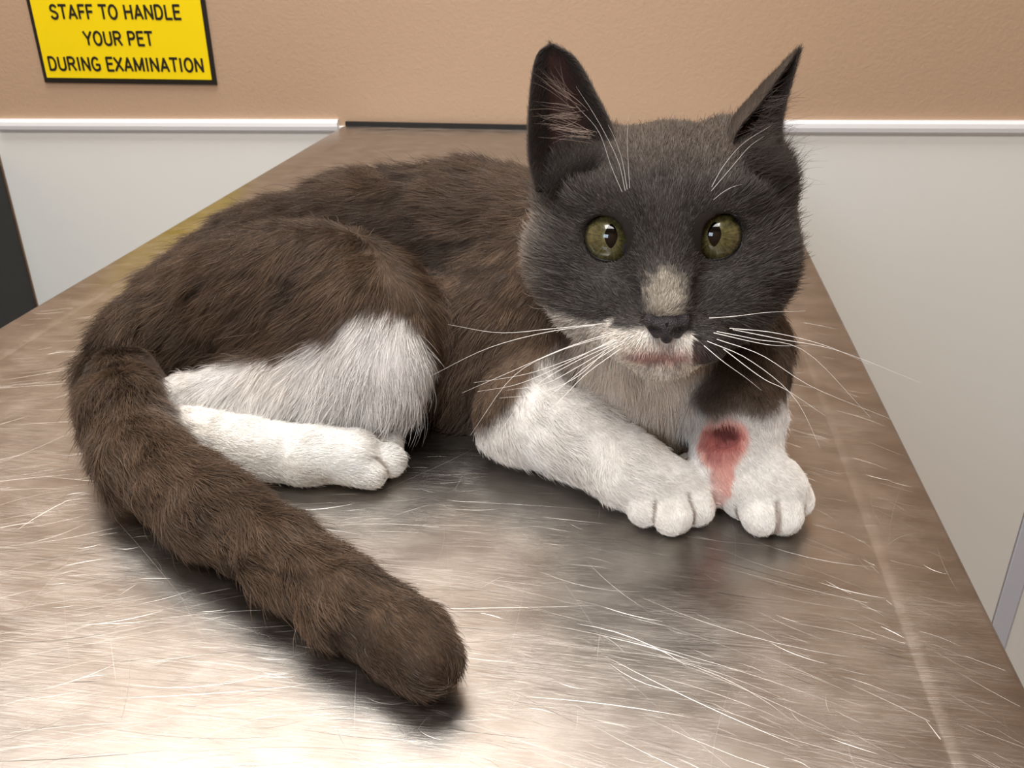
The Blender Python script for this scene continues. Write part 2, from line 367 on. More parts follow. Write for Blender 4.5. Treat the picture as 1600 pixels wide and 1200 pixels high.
# head
hell((0, 12, -16), (50, 41, 46), k=.012)
hell((-43, 24, -24), (16, 18, 17), k=.016); hell((42, 26, -22), (15, 18, 17), k=.016)
hell((-30, 40, -32), (15, 13, 15), k=.012); hell((28, 42, -32), (15, 13, 15), k=.012)
hell((-25, -33, 2), (22, 17, 24), k=.014); hell((25, -33, 2), (22, 17, 24), k=.014)
hell((-36, -9, -14), (27, 31, 30), k=.014); hell((34, -10, -14), (27, 30, 30), k=.014)
hell((0, 8, 6), (34, 30, 26), k=.012)
cap(hl(0, 12, 20), hl(2.2, -30, 40), .012, .0095, k=.012, g='head')
hell((-10.5, -45, 30), (14.5, 10.5, 15), k=.007); hell((14.5, -45, 30), (14.5, 10.5, 15), k=.007)
hell((1.5, -53, 22), (15, 9, 13), k=.004)
hell((0, -40, 5), (30, 22, 22), k=.012)
hell((-26, 18, 16), (14, 7, 9), k=.008); hell((26, 18, 16), (14, 7, 9), k=.008)   # brows
EYES = [(-23.6, 0.2, 12.5), (22.8, 1.0, 12.5)]; ER = 12.8
for e in EYES: hell((e[0], e[1], e[2] + 7), (12.6, 10.9, 12), k=.002, s=-1)
hell(tuple(to_h(WOUND)), (1, 1, 1), k=.001, s=1, g='armR')   # marker, no effect on shape

def surface_nets(prims, lo, hi, h, project_floor=True):
    lo = np.array(lo); n = np.ceil((np.array(hi) - lo) / h).astype(int) + 1
    D = np.full(n, .05, np.float32)
    ax = [lo[i] + h * np.arange(n[i]) for i in range(3)]
    for p in prims:
        if p['t'] == 'c': mn = np.minimum(p['a'] - p['ra'], p['b'] - p['rb']); mx = np.maximum(p['a'] + p['ra'], p['b'] + p['rb'])
        else: R = p['r'].max(); mn = p['c'] - R; mx = p['c'] + R
        mg = p['k'] + 3 * h
        i0 = np.clip(np.floor((mn - mg - lo) / h).astype(int), 0, n); i1 = np.clip(np.ceil((mx + mg - lo) / h).astype(int) + 1, 0, n)
        if (i1 <= i0).any(): continue
        sl = tuple(slice(a, b) for a, b in zip(i0, i1))
        q = np.stack(np.meshgrid(*[ax[i][sl[i]] for i in range(3)], indexing='ij'), -1)
        d = pd(p, q); cur = D[sl]; k = p['k']
        if p['s'] > 0:
            hh = np.maximum(k - np.abs(cur - d), 0) / k; D[sl] = np.minimum(cur, d) - hh * hh * k * .25
        else:
            hh = np.maximum(k - np.abs(cur + d), 0) / k; D[sl] = np.maximum(cur, -d) + hh * hh * k * .25
    if project_floor: D = np.maximum(D, (.0006 - ax[2])[None, None, :])
    S = D < 0
    c = [S[i:n[0] - 1 + i, j:n[1] - 1 + j, k:n[2] - 1 + k] for i in (0, 1) for j in (0, 1) for k in (0, 1)]
    cnt = sum(x.astype(np.int8) for x in c); act = (cnt > 0) & (cnt < 8)
    I = np.argwhere(act); idx = np.full(act.shape, -1, np.int64); idx[act] = np.arange(len(I))
    acc = np.zeros((len(I), 3)); num = np.zeros(len(I))
    corners = [(i, j, k) for i in (0, 1) for j in (0, 1) for k in (0, 1)]
    vals = {cr: D[I[:, 0] + cr[0], I[:, 1] + cr[1], I[:, 2] + cr[2]] for cr in corners}
    for a in corners:
        for axi in range(3):
            if a[axi] == 0:
                b = list(a); b[axi] = 1; b = tuple(b)
                va, vb = vals[a], vals[b]; m = (va < 0) != (vb < 0)
                t = np.where(m, va / np.where(m, va - vb, 1), 0)
                for x in range(3): acc[:, x] += np.where(m, a[x] + (t if x == axi else 0), 0)
                num += m
    V = lo + h * (I + acc / num[:, None])
    quads = []
    for axi in range(3):
        sl0 = [slice(None)] * 3; sl1 = [slice(None)] * 3; sl0[axi] = slice(0, -1); sl1[axi] = slice(1, None)
        a, b = S[tuple(sl0)], S[tuple(sl1)]; E = np.argwhere(a != b)
        o1, o2 = [x for x in range(3) if x != axi]
        E = E[(E[:, o1] > 0) & (E[:, o2] > 0) & (E[:, o1] < act.shape[o1]) & (E[:, o2] < act.shape[o2])]
        def g_(d1, d2):
            q = E.copy(); q[:, o1] -= d1; q[:, o2] -= d2; return idx[q[:, 0], q[:, 1], q[:, 2]]
        Q = np.stack([g_(0, 0), g_(1, 0), g_(1, 1), g_(0, 1)], 1)
        flip = a[E[:, 0], E[:, 1], E[:, 2]]
        if axi == 1: flip = ~flip
        Q[~flip] = Q[~flip][:, ::-1]
        quads.append(Q[(Q >= 0).all(1)])
    return V, np.concatenate(quads)
BV, BQ = surface_nets(prims, (-.36, .22, -.002), (.12, .66, .205), .0016)
# drop the tiny marker island is unnecessary: it lies inside the limb

def vnormals(V, Q):
    n = np.cross(V[Q[:, 2]] - V[Q[:, 0]], V[Q[:, 3]] - V[Q[:, 1]])
    o = np.zeros_like(V)
    for k in range(4): np.add.at(o, Q[:, k], n)
    return o / (np.linalg.norm(o, axis=1, keepdims=True) + 1e-12)
BN = vnormals(BV, BQ)
GROUPS = ['body', 'haunch', 'hindfoot', 'chest', 'chestside', 'armL', 'pawL', 'armR', 'pawR', 'tail', 'head']
def classify(P):
    """soft weights of the groups and the blended lie of the coat"""
    Wt = np.zeros((len(P), len(GROUPS))); FL = np.zeros((len(P), 3))
    for s in range(0, len(P), 200000):
        q = P[s:s + 200000]; D = np.stack([pd(p, q) for p in prims if p['s'] > 0], 1)
        d0 = D.min(1, keepdims=True); e = np.exp(-(D - d0) / .004)
        for j, p in enumerate([p for p in prims if p['s'] > 0]):
            Wt[s:s + 200000, GROUPS.index(p['g'])] += e[:, j]; FL[s:s + 200000] += e[:, j:j + 1] * p['flow']
    Wt /= Wt.sum(1, keepdims=True)
    return Wt, FL
def blobs(P, items, soft=.004):
    """1 inside a union of capsules (3-D patches of white coat)"""
    d = np.full(len(P), 1.)
    for a, b, r in items:
        a = np.asarray(a); b = np.asarray(b); ba = b - a; t = np.clip((P - a) @ ba / (ba @ ba + 1e-12), 0, 1)
        d = np.minimum(d, np.linalg.norm(P - a - t[:, None] * ba, axis=1) - r)
    d = d + .004 * vnoise(P, 90) + .002 * vnoise(P, 260)
    return smooth01(-d, -soft, soft)
WHITE = [(A(275, 640, .42), A(400, 640, .405), .026), (A(400, 645, .405), A(520, 630, .405), .029), (A(520, 625, .405), A(610, 600, .405), .032), (A(590, 585, .405), A(585, 560, .41), .026), (A(620, 650, .42), A(640, 610, .42), .016)]
BROWN = lin(91, 73, 58); DARKB = lin(54, 43, 35); GREY = lin(63, 58, 55); HEADTOP = lin(78, 68, 60); CREAM = lin(217, 210, 201); WHT = lin(222, 220, 219)
def mix(a, b, t): return a * (1 - t[:, None]) + b * t[:, None]
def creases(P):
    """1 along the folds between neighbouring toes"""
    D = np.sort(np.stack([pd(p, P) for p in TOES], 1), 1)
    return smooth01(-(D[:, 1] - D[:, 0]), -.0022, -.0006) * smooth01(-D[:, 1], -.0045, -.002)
def coat(P, Nn, Wt, jitter=None):
    g = lambda n: Wt[:, GROUPS.index(n)]
    n1 = vnoise(P, 60); n2 = vnoise(P, 18)
    c = mix(np.tile(BROWN, (len(P), 1)), DARKB, np.clip(.25 + .35 * n2 + .25 * n1, 0, 1))
    # head
    h = to_h(P); u, v, w_ = h.T
    face = np.tile(GREY, (len(P), 1)) * (1 + .15 * n1[:, None])
    face = mix(face, HEADTOP, smooth01(v, 12, 45))
    eb = np.exp(-((u + 46) / 15) ** 2 - ((v - 28) / 12) ** 2) + np.exp(-((u - 46) / 13) ** 2 - ((v - 24) / 12) ** 2)
    face = mix(face, lin(40, 35, 33), np.clip(eb * 1.2, 0, .85))
    face = mix(face, lin(128, 119, 110), smooth01(-u, 42, 58) * .7 * smooth01(-v, -22, -5))  # sheen along the left cheek edge put into the fur colour
    face = mix(face, lin(100, 92, 86), smooth01(u, 46, 60) * .6)
    face = mix(face, lin(37, 34, 32), np.exp(-((np.abs(u) - 12) / 6) ** 2 - ((v - 2) / 12) ** 2) * .7 * (w_ > 0))
    face = mix(face, lin(37, 34, 32), np.clip(1.35 - (np.hypot(np.abs(u) - 24.3, v - .6) - 10.5) / 2.2, 0, 1) * .7 * (w_ > 0))
    ul = np.exp(-((np.abs(u) - 22) / 10) ** 2 - ((v + 17) / 4.0) ** 2) * .5 * (w_ > 0)
    face = mix(face, lin(124, 120, 114), ul)
    nz = vnoise(P, 500) * .12
    pt = smooth01(1 - np.hypot((u - 1.5) / (8.8 + .12 * (v + 24)), (v + 25) / 12) + nz * 1.6, -.15, .4) * (w_ > 10)
    face = mix(face, lin(158, 150, 138), pt)
    nb = vnoise(P, 120) * 3
    # white lip band + chin: left part runs out along the cheek
    upper = np.where(u < 0, -36 - np.abs(u) * .12 + np.where(u < -18, (np.abs(u) - 18) * .32, 0), -38.5 - u * .1) + nb * .6
    wh = smooth01(upper - v, -1.5, 2) * np.where(u > 13, smooth01(-54 - v + nb, -2, 2), 1) * (w_ > -45)
    wh *= smooth01(u, -56 + nb, -50 + nb)
    wh *= 1 - smooth01(np.abs(u) + v * .15 - nb, 34, 40) * (w_ < 22) * (u > 0)
    pink = np.exp(-((u - 0) / 14) ** 4 - ((v + 50.5 - (u / 14) ** 2) / 3.8) ** 2) * (w_ > 20)
    face = mix(face, CREAM * .97, wh * (1 - .3 * smooth01(-u, 22, 42)))
    face = mix(face, lin(170, 128, 124), np.clip(pink * 1.1, 0, 1) * .85)
    hw = g('head')
    c = mix(c, face, hw)
    white = blobs(P, WHITE) * np.clip(g('haunch') * 1.6, 0, 1)
    ch = g('chest') * smooth01(np.abs((P - A(1012, 600, .42)) @ HR) * -1000 + 3 * vnoise(P, 100), -41, -31) * (P[:, 1] < .50)
    white = np.maximum(white, ch)
    el = G(812, 650, .030)
    aL = g('armL') * smooth01(.030 - P[:, 2] + .9 * ((P - el) @ HR) + .016 + .003 * vnoise(P, 120), -.005, .006)
    aR = g('armR') * smooth01(A(1155, 612, .43)[2] - P[:, 2] + .003 * vnoise(P, 120), -.004, .004)
    white = np.clip(white + aL + aR + g('pawL') + g('pawR') + g('hindfoot'), 0, 1)
    wcol = mix(np.tile(WHT, (len(P), 1)), CREAM, np.clip(.35 + .3 * n1, 0, 1))
    wcol = mix(wcol, lin(234, 224, 212), np.clip(g('chest') + g('chestside'), 0, 1))
    wcol = mix(wcol, lin(242, 239, 234), np.clip(g('hindfoot') + .8 * g('pawL') + .8 * g('pawR') + .5 * g('armL'), 0, 1))
    c = mix(c, wcol, white)
    c = mix(c, lin(132, 116, 104), creases(P) * .8)  # toe folds darkened, their shade put into the coat colour
    # sore patch on the far foreleg
    q = (P - WOUND) @ HM.T * 1000; wn = vnoise(P, 250) * 1.6
    q = q + np.stack([vnoise(P, 160), vnoise(P + 3, 160), 0 * wn], 1) * 3.2
    rr = np.hypot((q[:, 0] - .5) / 9.0, (q[:, 1] - q[:, 0] * .3) / 10.5) + wn * .1
    arm = np.clip(g('armR') + g('pawR'), 0, 1) * (q[:, 2] > -14)
    r2 = np.hypot((q[:, 0] + 1 + .3 * q[:, 1] * 0) / 5.0, (q[:, 1] + 17) / 13) + wn * .1
    c = mix(c, lin(222, 168, 158), smooth01(1.35 - np.minimum(rr, r2), 0, .45) * arm)
    c = mix(c, lin(166, 98, 94), smooth01(1.05 - rr, 0, .5) * arm)
    c = mix(c, lin(104, 56, 54), smooth01(.55 - np.hypot((q[:, 0] - 1.5) / 8.5, (q[:, 1] - 3) / 9.5) + wn * .08, -.1, .3) * arm)
    bare = smooth01(.95 - np.minimum(rr, r2), 0, .2) * arm
    return np.clip(c, 0, 1), bare, white
def set_col(me, c, name='coat_colour'):
    a = me.color_attributes.new(name, 'FLOAT_COLOR', 'POINT'); a.data.foreach_set('color', np.concatenate([c, np.ones((len(c), 1))], 1).astype(np.float32).ravel())
def attr_mat(name, rough, spec=.3, gain=1.0, hair=False, attr='coat_colour'):
    m = mat(name, (128, 128, 128), rough, spec=spec); nt = m.node_tree
    a = N(m, 'ShaderNodeAttribute'); a.attribute_name = attr
    s = N(m, 'ShaderNodeVectorMath', operation='SCALE'); s.inputs['Scale'].default_value = gain
    nt.links.new(a.outputs['Color'], s.inputs[0]); nt.links.new(s.outputs[0], nt.nodes['Principled BSDF'].inputs['Base Color'])
    return m
skin_m = attr_mat('cat_undercoat', .8, .15, .9)
Wb, Fb = classify(BV)
cb, bareb, whb = coat(BV, BN, Wb)
CAT_LABEL = 'grey brown and white cat lying on the steel table with a sore on one foreleg'
cat = from_np('cat', BV, BQ, skin_m, None, label=CAT_LABEL, category='cat')
set_col(cat.data, cb)

# ------------------------------------------------------------------ coat
def sample(V, Q, Nn, density_fn, base, idx=False):
    T = np.concatenate([Q[:, [0, 1, 2]], Q[:, [0, 2, 3]]]); a, b, c = V[T[:, 0]], V[T[:, 1]], V[T[:, 2]]
    ar = np.linalg.norm(np.cross(b - a, c - a), axis=1) * .5
    cen = (a + b + c) / 3; dens = density_fn(cen, T)
    ex = ar * dens * base; n = np.floor(ex + RNG.random(len(ex))).astype(int)
    k = np.repeat(np.arange(len(T)), n); r1 = np.sqrt(RNG.random(len(k))); r2 = RNG.random(len(k))
    wa, wb_, wc = 1 - r1, r1 * (1 - r2), r1 * r2
    P = wa[:, None] * a[k] + wb_[:, None] * b[k] + wc[:, None] * c[k]
    nn = wa[:, None] * Nn[T[k, 0]] + wb_[:, None] * Nn[T[k, 1]] + wc[:, None] * Nn[T[k, 2]]
    if idx: return P, nn / (np.linalg.norm(nn, axis=1, keepdims=True) + 1e-12), T[k, 0]
    return P, nn / (np.linalg.norm(nn, axis=1, keepdims=True) + 1e-12)
def nrm(x): return x / (np.linalg.norm(x, axis=1, keepdims=True) + 1e-12)
def make_hair(name, roots, pts, rad, col, m, parent):
    """pts (n, k, 3), rad (n, k), col (n, 3)"""
    n, k, _ = pts.shape
    cu = bpy.data.hair_curves.new(name); cu.add_curves([k] * n)
    cu.attributes['position'].data.foreach_set('vector', pts.astype(np.float32).ravel()) if 'position' in cu.attributes else cu.position_data.foreach_set('vector', pts.astype(np.float32).ravel())
    ra = cu.attributes.get('radius') or cu.attributes.new('radius', 'FLOAT', 'POINT'); ra.data.foreach_set('value', rad.astype(np.float32).ravel())
    ca = cu.attributes.new('coat_colour', 'FLOAT_COLOR', 'CURVE'); ca.data.foreach_set('color', np.concatenate([col, np.ones((n, 1))], 1).astype(np.float32).ravel())
    cu.materials.append(m)
    return link(bpy.data.objects.new(name, cu), parent, kind='stuff')
LEN = dict(body=18, haunch=15, hindfoot=3.2, chest=15, chestside=16, armL=7, pawL=2.2, armR=5, pawR=2.2, tail=12.5, head=6)
TILT = dict(body=.40, haunch=.40, hindfoot=.4, chest=.30, chestside=.4, armL=.42, pawL=.45, armR=.45, pawR=.5, tail=.42, head=.42)
DEN = dict(body=.75, haunch=.9, hindfoot=3.0, chest=.9, chestside=.9, armL=1.8, pawL=3.2, armR=2.0, pawR=3.2, tail=.9, head=2.6)
hair_m = attr_mat('cat_fur_strands', .55, .3, 1.12)
BASE_DENSITY = 1.9e6
Wv = Wb @ np.array([DEN[g] for g in GROUPS])
def dens(cen, T):
    d = Wv[T].mean(1) * (1 - .75 * bareb[T].mean(1))
    d = d * (1 - .9 * creases(cen))
    low = (BN[T[:, 0], 2] < -.6) | (cen[:, 2] < .002)
    hh = to_h(cen)
    for i, e in enumerate(EYES): d = d * (np.hypot(hh[:, 0] - e[0], hh[:, 1] - e[1]) > 11.3 - .0 * (hh[:, 2] > 0)) if True else d
    nose = (np.abs(hh[:, 0] - 2.6) < 9) & (hh[:, 1] > -45) & (hh[:, 1] < -33) & (hh[:, 2] > 36) & ((hh[:, 1] > -40) | (np.abs(hh[:, 0] - 2.6) < 3.5))
    return np.where(low, .15 * d, d) * np.where(nose, .0, 1)
P, Nn = sample(BV, BQ, BN, dens, BASE_DENSITY)
Wt, FL = classify(P)
col, bare, wh = coat(P, Nn, Wt)
h = to_h(P); u, v, w_ = h.T
ln = Wt @ np.array([LEN[g] for g in GROUPS]); tl = Wt @ np.array([TILT[g] for g in GROUPS])
hwt = Wt[:, GROUPS.index('head')]
hl_len = 3.2 + 8 * smooth01(np.abs(u), 26, 54) + 5 * smooth01(-w_, -5, 40) + 2.5 * smooth01(v, 25, 50) - 1.4 * np.exp(-(u / 9) ** 2 - ((v + 22) / 16) ** 2) + 3 * smooth01(-v, 55, 66) + 5 * (np.exp(-((u + 42) / 14) ** 2 - ((v - 20) / 10) ** 2) + np.exp(-((u - 42) / 13) ** 2 - ((v - 20) / 10) ** 2))
ln = ln * (1 - hwt) + hl_len * hwt
eye_d = np.minimum(np.hypot(u + 25.6, v - .5), np.hypot(u - 25.6, v - 1.5))
ln = np.where(hwt > .5, ln * (.35 + .65 * smooth01(eye_d, 11, 19)), ln)
tw = Wt[:, GROUPS.index('tail')]; ln = ln * (1 + .45 * tw * smooth01(P[:, 1], .36, .44)); tl = tl + .15 * tw * smooth01(P[:, 1], .34, .44)
tipd = np.linalg.norm(P - tail_pts[-1], axis=1); ln = ln * np.where(Wt[:, GROUPS.index('tail')] > .5, .55 + .45 * smooth01(tipd, .01, .05), 1)
hf = h - np.array([0, -34, 40.]); hf[:, 2] *= 1.2; hf = nrm(hf) + np.array([0, .0, -.35]); hflow = hf @ HM
hdn = smooth01(-v, 25, 50) * .5
hflow = hflow + hdn[:, None] * down
flow = FL * (1 - hwt[:, None]) + nrm(hflow) * hwt[:, None]
# tail coat sticks out a little more, body coat sags
flow = nrm(flow + np.array([0, 0, -.22]) * (1 - hwt[:, None]))
agn = smooth01(-(flow * Nn).sum(1), -.05, .6) * (1 - hwt); flow = flow + (1.5 * agn)[:, None] * down
flow = flow - (flow * Nn).sum(1, keepdims=True) * Nn; mg = np.linalg.norm(flow, axis=1); dn = down - (Nn @ down)[:, None] * Nn
flow = nrm(flow)
ln = ln * (1 - .4 * agn)
# clumping / partings from smooth vector noise
cl = np.stack([vnoise(P + o, 110) for o in (0, 1.7, 3.1)], 1) * .50 + np.stack([vnoise(P + o, 330) for o in (.3, 2.2, 4.1)], 1) * .22
cl = cl * (1 - .6 * hwt[:, None])
# partings where the coat splits: short, low strands, the shade of the gaps painted into their colour
bw = np.clip(Wt[:, GROUPS.index('body')] + Wt[:, GROUPS.index('haunch')] + .8 * Wt[:, GROUPS.index('tail')], 0, 1)
pf = np.abs(vnoise(P * np.array([14, 40, 55.]) + 5, 1)); pm = smooth01(vnoise(P + 9, 26), -.25, .15)
part = smooth01(-pf, -.17, -.03) * pm * bw * (1 - wh)
short = smooth01(ln, 4, 12)
rnd = RNG.normal(0, 1, P.shape) * (.13 + .01 * (1 - short[:, None]))
tl = tl * (.35 + .65 * (1 - agn))
d0 = nrm(flow * np.cos(tl)[:, None] + Nn * np.sin(tl)[:, None] + cl * .5 + rnd)
ln = ln * (.72 + .5 * RNG.random(len(P))) * (1 + .25 * vnoise(P, 70) * short)
hz = Wt[:, GROUPS.index('haunch')]
ln = ln * (1 - .65 * part)
stray = RNG.random(len(P)) < .022 + .035 * hz * (P[:, 2] < .075)
ln = np.where(stray, ln * (1.35 + .3 * hz), ln); d0 = nrm(d0 + stray[:, None] * (Nn * .35 + RNG.normal(0, .25, P.shape)))
bend = nrm(flow + cl * .9 + rnd * .8 - Nn * .10)
K = 5; t = np.linspace(0, 1, K)
L = ln[:, None, None] * .001
pts = P[:, None, :] + L * (d0[:, None, :] * (t - .45 * t * t)[None, :, None] + bend[:, None, :] * (.45 * t * t)[None, :, None])
pts[:, :, 2] = np.maximum(pts[:, :, 2], .0004 + .0004 * RNG.random(len(P))[:, None])
rad0 = np.where(short > .5, .000088, .000080) * (1 + .0 * ln)
rad0 = rad0 * (1 + .25 * (hwt > .5)); rad = rad0[:, None] * np.array([1, 1, .9, .65, .15])[None, :]
cj = (1 + RNG.normal(0, .24, len(P)))[:, None] * (1 + hwt[:, None] * RNG.normal(0, .22, (len(P), 1))) * (1 + .25 * vnoise(P, 240) + .2 * vnoise(P * np.array([1, 1, 2.]), 520))[:, None]
lightt = (RNG.random(len(P)) < .04 + .08 * hwt)[:, None] * (1 - wh[:, None])
col = col * (1 - .55 * part[:, None])
hc = np.clip(col * np.clip(np.where(wh[:, None] > .5, 1 + (cj - 1) * .35, cj), .5, 1.7) + lightt * .06, .003, .93)
gi = Wt.argmax(1)
sets = {'head_fur': ['head'], 'body_fur': ['body', 'chest', 'chestside'], 'tail_fur': ['tail'], 'hind_leg_fur': ['haunch', 'hindfoot'], 'foreleg_fur': ['armL', 'pawL', 'armR', 'pawR']}
for nm, gs in sets.items():
    mk = np.isin(gi, [GROUPS.index(g) for g in gs])
    make_hair(nm, None, pts[mk], rad[mk], hc[mk], hair_m, cat)
print('strands', len(P))

# ------------------------------------------------------------------ ears
ear_m = attr_mat('cat_ear_skin', .7, .2, 1.0)
def bez(ctrl, t):
    """Catmull-Rom through head-local mm points"""
    c = np.array(ctrl, float); n = len(c) - 1; x = np.clip(t * n, 0, n - 1e-6); i = x.astype(int); f = (x - i)[:, None]
    cc = np.vstack([2 * c[0] - c[1], c, 2 * c[-1] - c[-2]]); p0, p1, p2, p3 = cc[i], cc[i + 1], cc[i + 2], cc[i + 3]
    return .5 * (2 * p1 + (p2 - p0) * f + (2 * p0 - 5 * p1 + 4 * p2 - p3) * f * f + (3 * p1 - p0 - 3 * p2 + p3) * f ** 3)
def ear(Ledge, Redge, mid, inner_sign, thick=1.1):
    nt_, ns = 34, 25
    tt = np.linspace(0, 1, nt_); Lp, Rp, Mp = bez(Ledge, tt), bez(Redge, tt), bez(mid, tt)
    s = np.linspace(-1, 1, ns)
    G_ = np.zeros((nt_, ns, 3))
    for j, sj in enumerate(s):   # quadratic through L, M, R with a fuller bowl
        wL, wM, wR = sj * (sj - 1) / 2, 1 - sj * sj, sj * (sj + 1) / 2
        G_[:, j] = wL * Lp + wM * Mp + wR * Rp
    du = np.gradient(G_, axis=1); dv = np.gradient(G_, axis=0); n = np.cross(du, dv); n /= np.linalg.norm(n, axis=2, keepdims=True) + 1e-9
    n *= inner_sign
    edge = np.minimum(1, 2.2 * (1 - np.abs(s)))[None, :, None] * np.minimum(1, 6 * (1 - tt))[:, None, None]
    th = thick * (.45 + .55 * edge)
    front, back = G_ + n * th * .5, G_ - n * th * .5
    V = np.concatenate([front.reshape(-1, 3), back.reshape(-1, 3)]); o = nt_ * ns
    Q = []
    for i in range(nt_ - 1):
        for j in range(ns - 1):
            a = i * ns + j; Q.append((a, a + 1, a + ns + 1, a + ns)); Q.append((o + a, o + a + ns, o + a + ns + 1, o + a + 1))
        for j in (0, ns - 1):
            a = i * ns + j; q = (a, a + ns, o + a + ns, o + a); Q.append(q if j == 0 else q[::-1])
    for j in range(ns - 1):
        a = (nt_ - 1) * ns + j; Q.append((a, a + 1, o + a + 1, o + a)); Q.append((o + j, o + j + 1, j + 1, j))
    W3 = HC + (V * .001) @ HM
    return W3, np.array(Q), n @ HM, o, (nt_, ns)
def px_h(x, y, w):     # head-local mm of the photo point at the given depth in front of the head centre
    r = ray(x, y); r = r / (-(r @ HW)); p = CAM + r * (np.linalg.norm(CAM - HC) - w * .001)
    return to_h(p)
earA = ear([px_h(838, 300, 6), px_h(826, 240, 4), px_h(828, 150, 0), px_h(838, 88, -4), px_h(858, 69, -6)],
           [px_h(955, 250, 8), px_h(958, 205, 4), px_h(930, 145, 0), px_h(900, 92, -4), px_h(866, 69, -6)],
           [px_h(895, 290, -16), px_h(888, 235, -22), px_h(880, 150, -17), px_h(870, 95, -10), px_h(862, 69, -6)], 1)
earB = ear([px_h(1140, 262, 2), px_h(1150, 208, 2), px_h(1185, 165, -4), px_h(1225, 110, -9), px_h(1249, 76, -12)],
           [px_h(1190, 318, 4), px_h(1221, 262, -6), px_h(1222, 190, -12), px_h(1238, 125, -13), px_h(1251, 76, -12)],
           [px_h(1150, 285, -30), px_h(1158, 200, -34), px_h(1183, 152, -27), px_h(1223, 107, -18), px_h(1250, 76, -12)], 1)
for (V, Q, n, o, (a, b)), nm in ((earA, 'ear'), (earB, 'ear')):
    s = np.tile(np.abs(np.linspace(-1, 1, b)), a); tt = np.repeat(np.linspace(0, 1, a), b)
    inner = mix(np.tile(lin(60, 42, 39), (a * b, 1)), lin(38, 33, 32), smooth01(s, .35, .8)); inner = mix(inner, lin(38, 32, 31), smooth01(tt, .75, .95))
    outer = np.tile(lin(66, 57, 51), (a * b, 1))
    e = from_np(nm, V, Q, ear_m, cat); set_col(e.data, np.concatenate([inner, outer]))
    bm = bmesh.new(); bm.from_mesh(e.data); bmesh.ops.recalc_face_normals(bm, faces=bm.faces); bm.to_mesh(e.data); bm.free()
    VN = np.concatenate([n.reshape(-1, 3), -n.reshape(-1, 3)])
    # short fur: outside and rims densely, inside sparsely
    isin_ = np.arange(len(V)) < o; rim = np.concatenate([s, s]) > .82; S2 = np.concatenate([s, s])
    dw = np.where(isin_, np.where(S2 > .5, .9, .15), 1.0)
    Pe, Ne, idx = sample(V, Q, VN, lambda cen, T: dw[T].mean(1), 4.5e6, True)
    inn = isin_[idx]
    tip = HC + (np.array(px_h(860, 70, -6) if e.name == 'ear' else px_h(1250, 76, -12)) * .001) @ HM
    fl = nrm(tip - Pe); fl = nrm(fl - (fl * Ne).sum(1, keepdims=True) * Ne)
    le = .001 * np.where(inn, 2.6, 3.6) * (.6 + .7 * RNG.random(len(Pe)))
    d = nrm(fl * .9 + Ne * .3 + RNG.normal(0, .13, Pe.shape)); t4 = np.linspace(0, 1, 4)
    pp = Pe[:, None] + le[:, None, None] * t4[None, :, None] * d[:, None]
    rr = np.full((len(Pe), 4), .00006) * np.array([1, .9, .6, .15])
    cc = np.where(isin_[idx][:, None], np.where((S2[idx] > .5)[:, None], lin(50, 43, 40), lin(66, 50, 46)), lin(84, 73, 64)) * (1 + RNG.normal(0, .2, len(Pe)))[:, None]
    make_hair('ear_fur', None, pp, rr, np.clip(cc, .004, .9), hair_m, e)
# long pale tufts growing inside the ears
def tufts(parent, base_pts, tip_pts, n, length, colr, spread=.0016):
    b = np.array(base_pts); tpt = np.array(tip_pts); k = RNG.integers(0, len(b), n)
    f = RNG.random((n, 1)); k2 = np.minimum(k + 1, len(b) - 1)
    B = b[k] * (1 - f) + b[k2] * f + RNG.normal(0, spread, (n, 3)); Tp = tpt[k] * (1 - f) + tpt[k2] * f + RNG.normal(0, spread * 2.2, (n, 3))
    t6 = np.linspace(0, 1, 7)[None, :, None]; s_ = RNG.normal(0, .15, (n, 1, 3)) + HW * .3
    pp = B[:, None] + (Tp - B)[:, None] * t6 * length + s_ * (t6 * (1 - t6)) * np.linalg.norm(Tp - B, axis=1)[:, None, None]
    rr = np.full((n, 7), .00007) * np.array([1, 1, .9, .8, .6, .4, .15])
    make_hair('ear_tuft', None, pp, rr, np.tile(colr, (n, 1)) * (1 + RNG.normal(0, .15, (n, 1))), hair_m, parent)
ears = [o for o in cat.children if o.name.startswith('ear') and o.type == 'MESH']
H2 = lambda x, y, w: HC + (px_h(x, y, w) * .001) @ HM
tufts(ears[0], [H2(905, 165, -4), H2(900, 180, -4), H2(912, 200, -2), H2(925, 215, 0)], [H2(850, 165, 4), H2(848, 180, 6), H2(850, 195, 6), H2(852, 200, 6)], 40, 1, lin(158, 142, 130))
tufts(ears[0], [H2(915, 175, 0), H2(900, 160, -2), H2(890, 150, -6)], [H2(848, 125, 2), H2(850, 115, 2), H2(860, 110, 0)], 20, 1, lin(130, 114, 104))
tufts(ears[0], [H2(850, 300, 4), H2(880, 312, 8), H2(905, 305, 10)], [H2(880, 250, 8), H2(930, 245, 12), H2(950, 235, 10)], 900, .9, lin(38, 33, 31), .003)
tufts(ears[1], [H2(1150, 235, 0), H2(1158, 255, 4), H2(1165, 275, 6)], [H2(1215, 215, 0), H2(1222, 235, 2), H2(1228, 255, 0)], 500, 1, lin(60, 50, 45), .003)
tufts(ears[1], [H2(1190, 150, -8), H2(1185, 180, -8), H2(1180, 205, -6)], [H2(1236, 140, -8), H2(1232, 165, -8), H2(1226, 200, -6)], 160, 1, lin(70, 60, 54), .002)

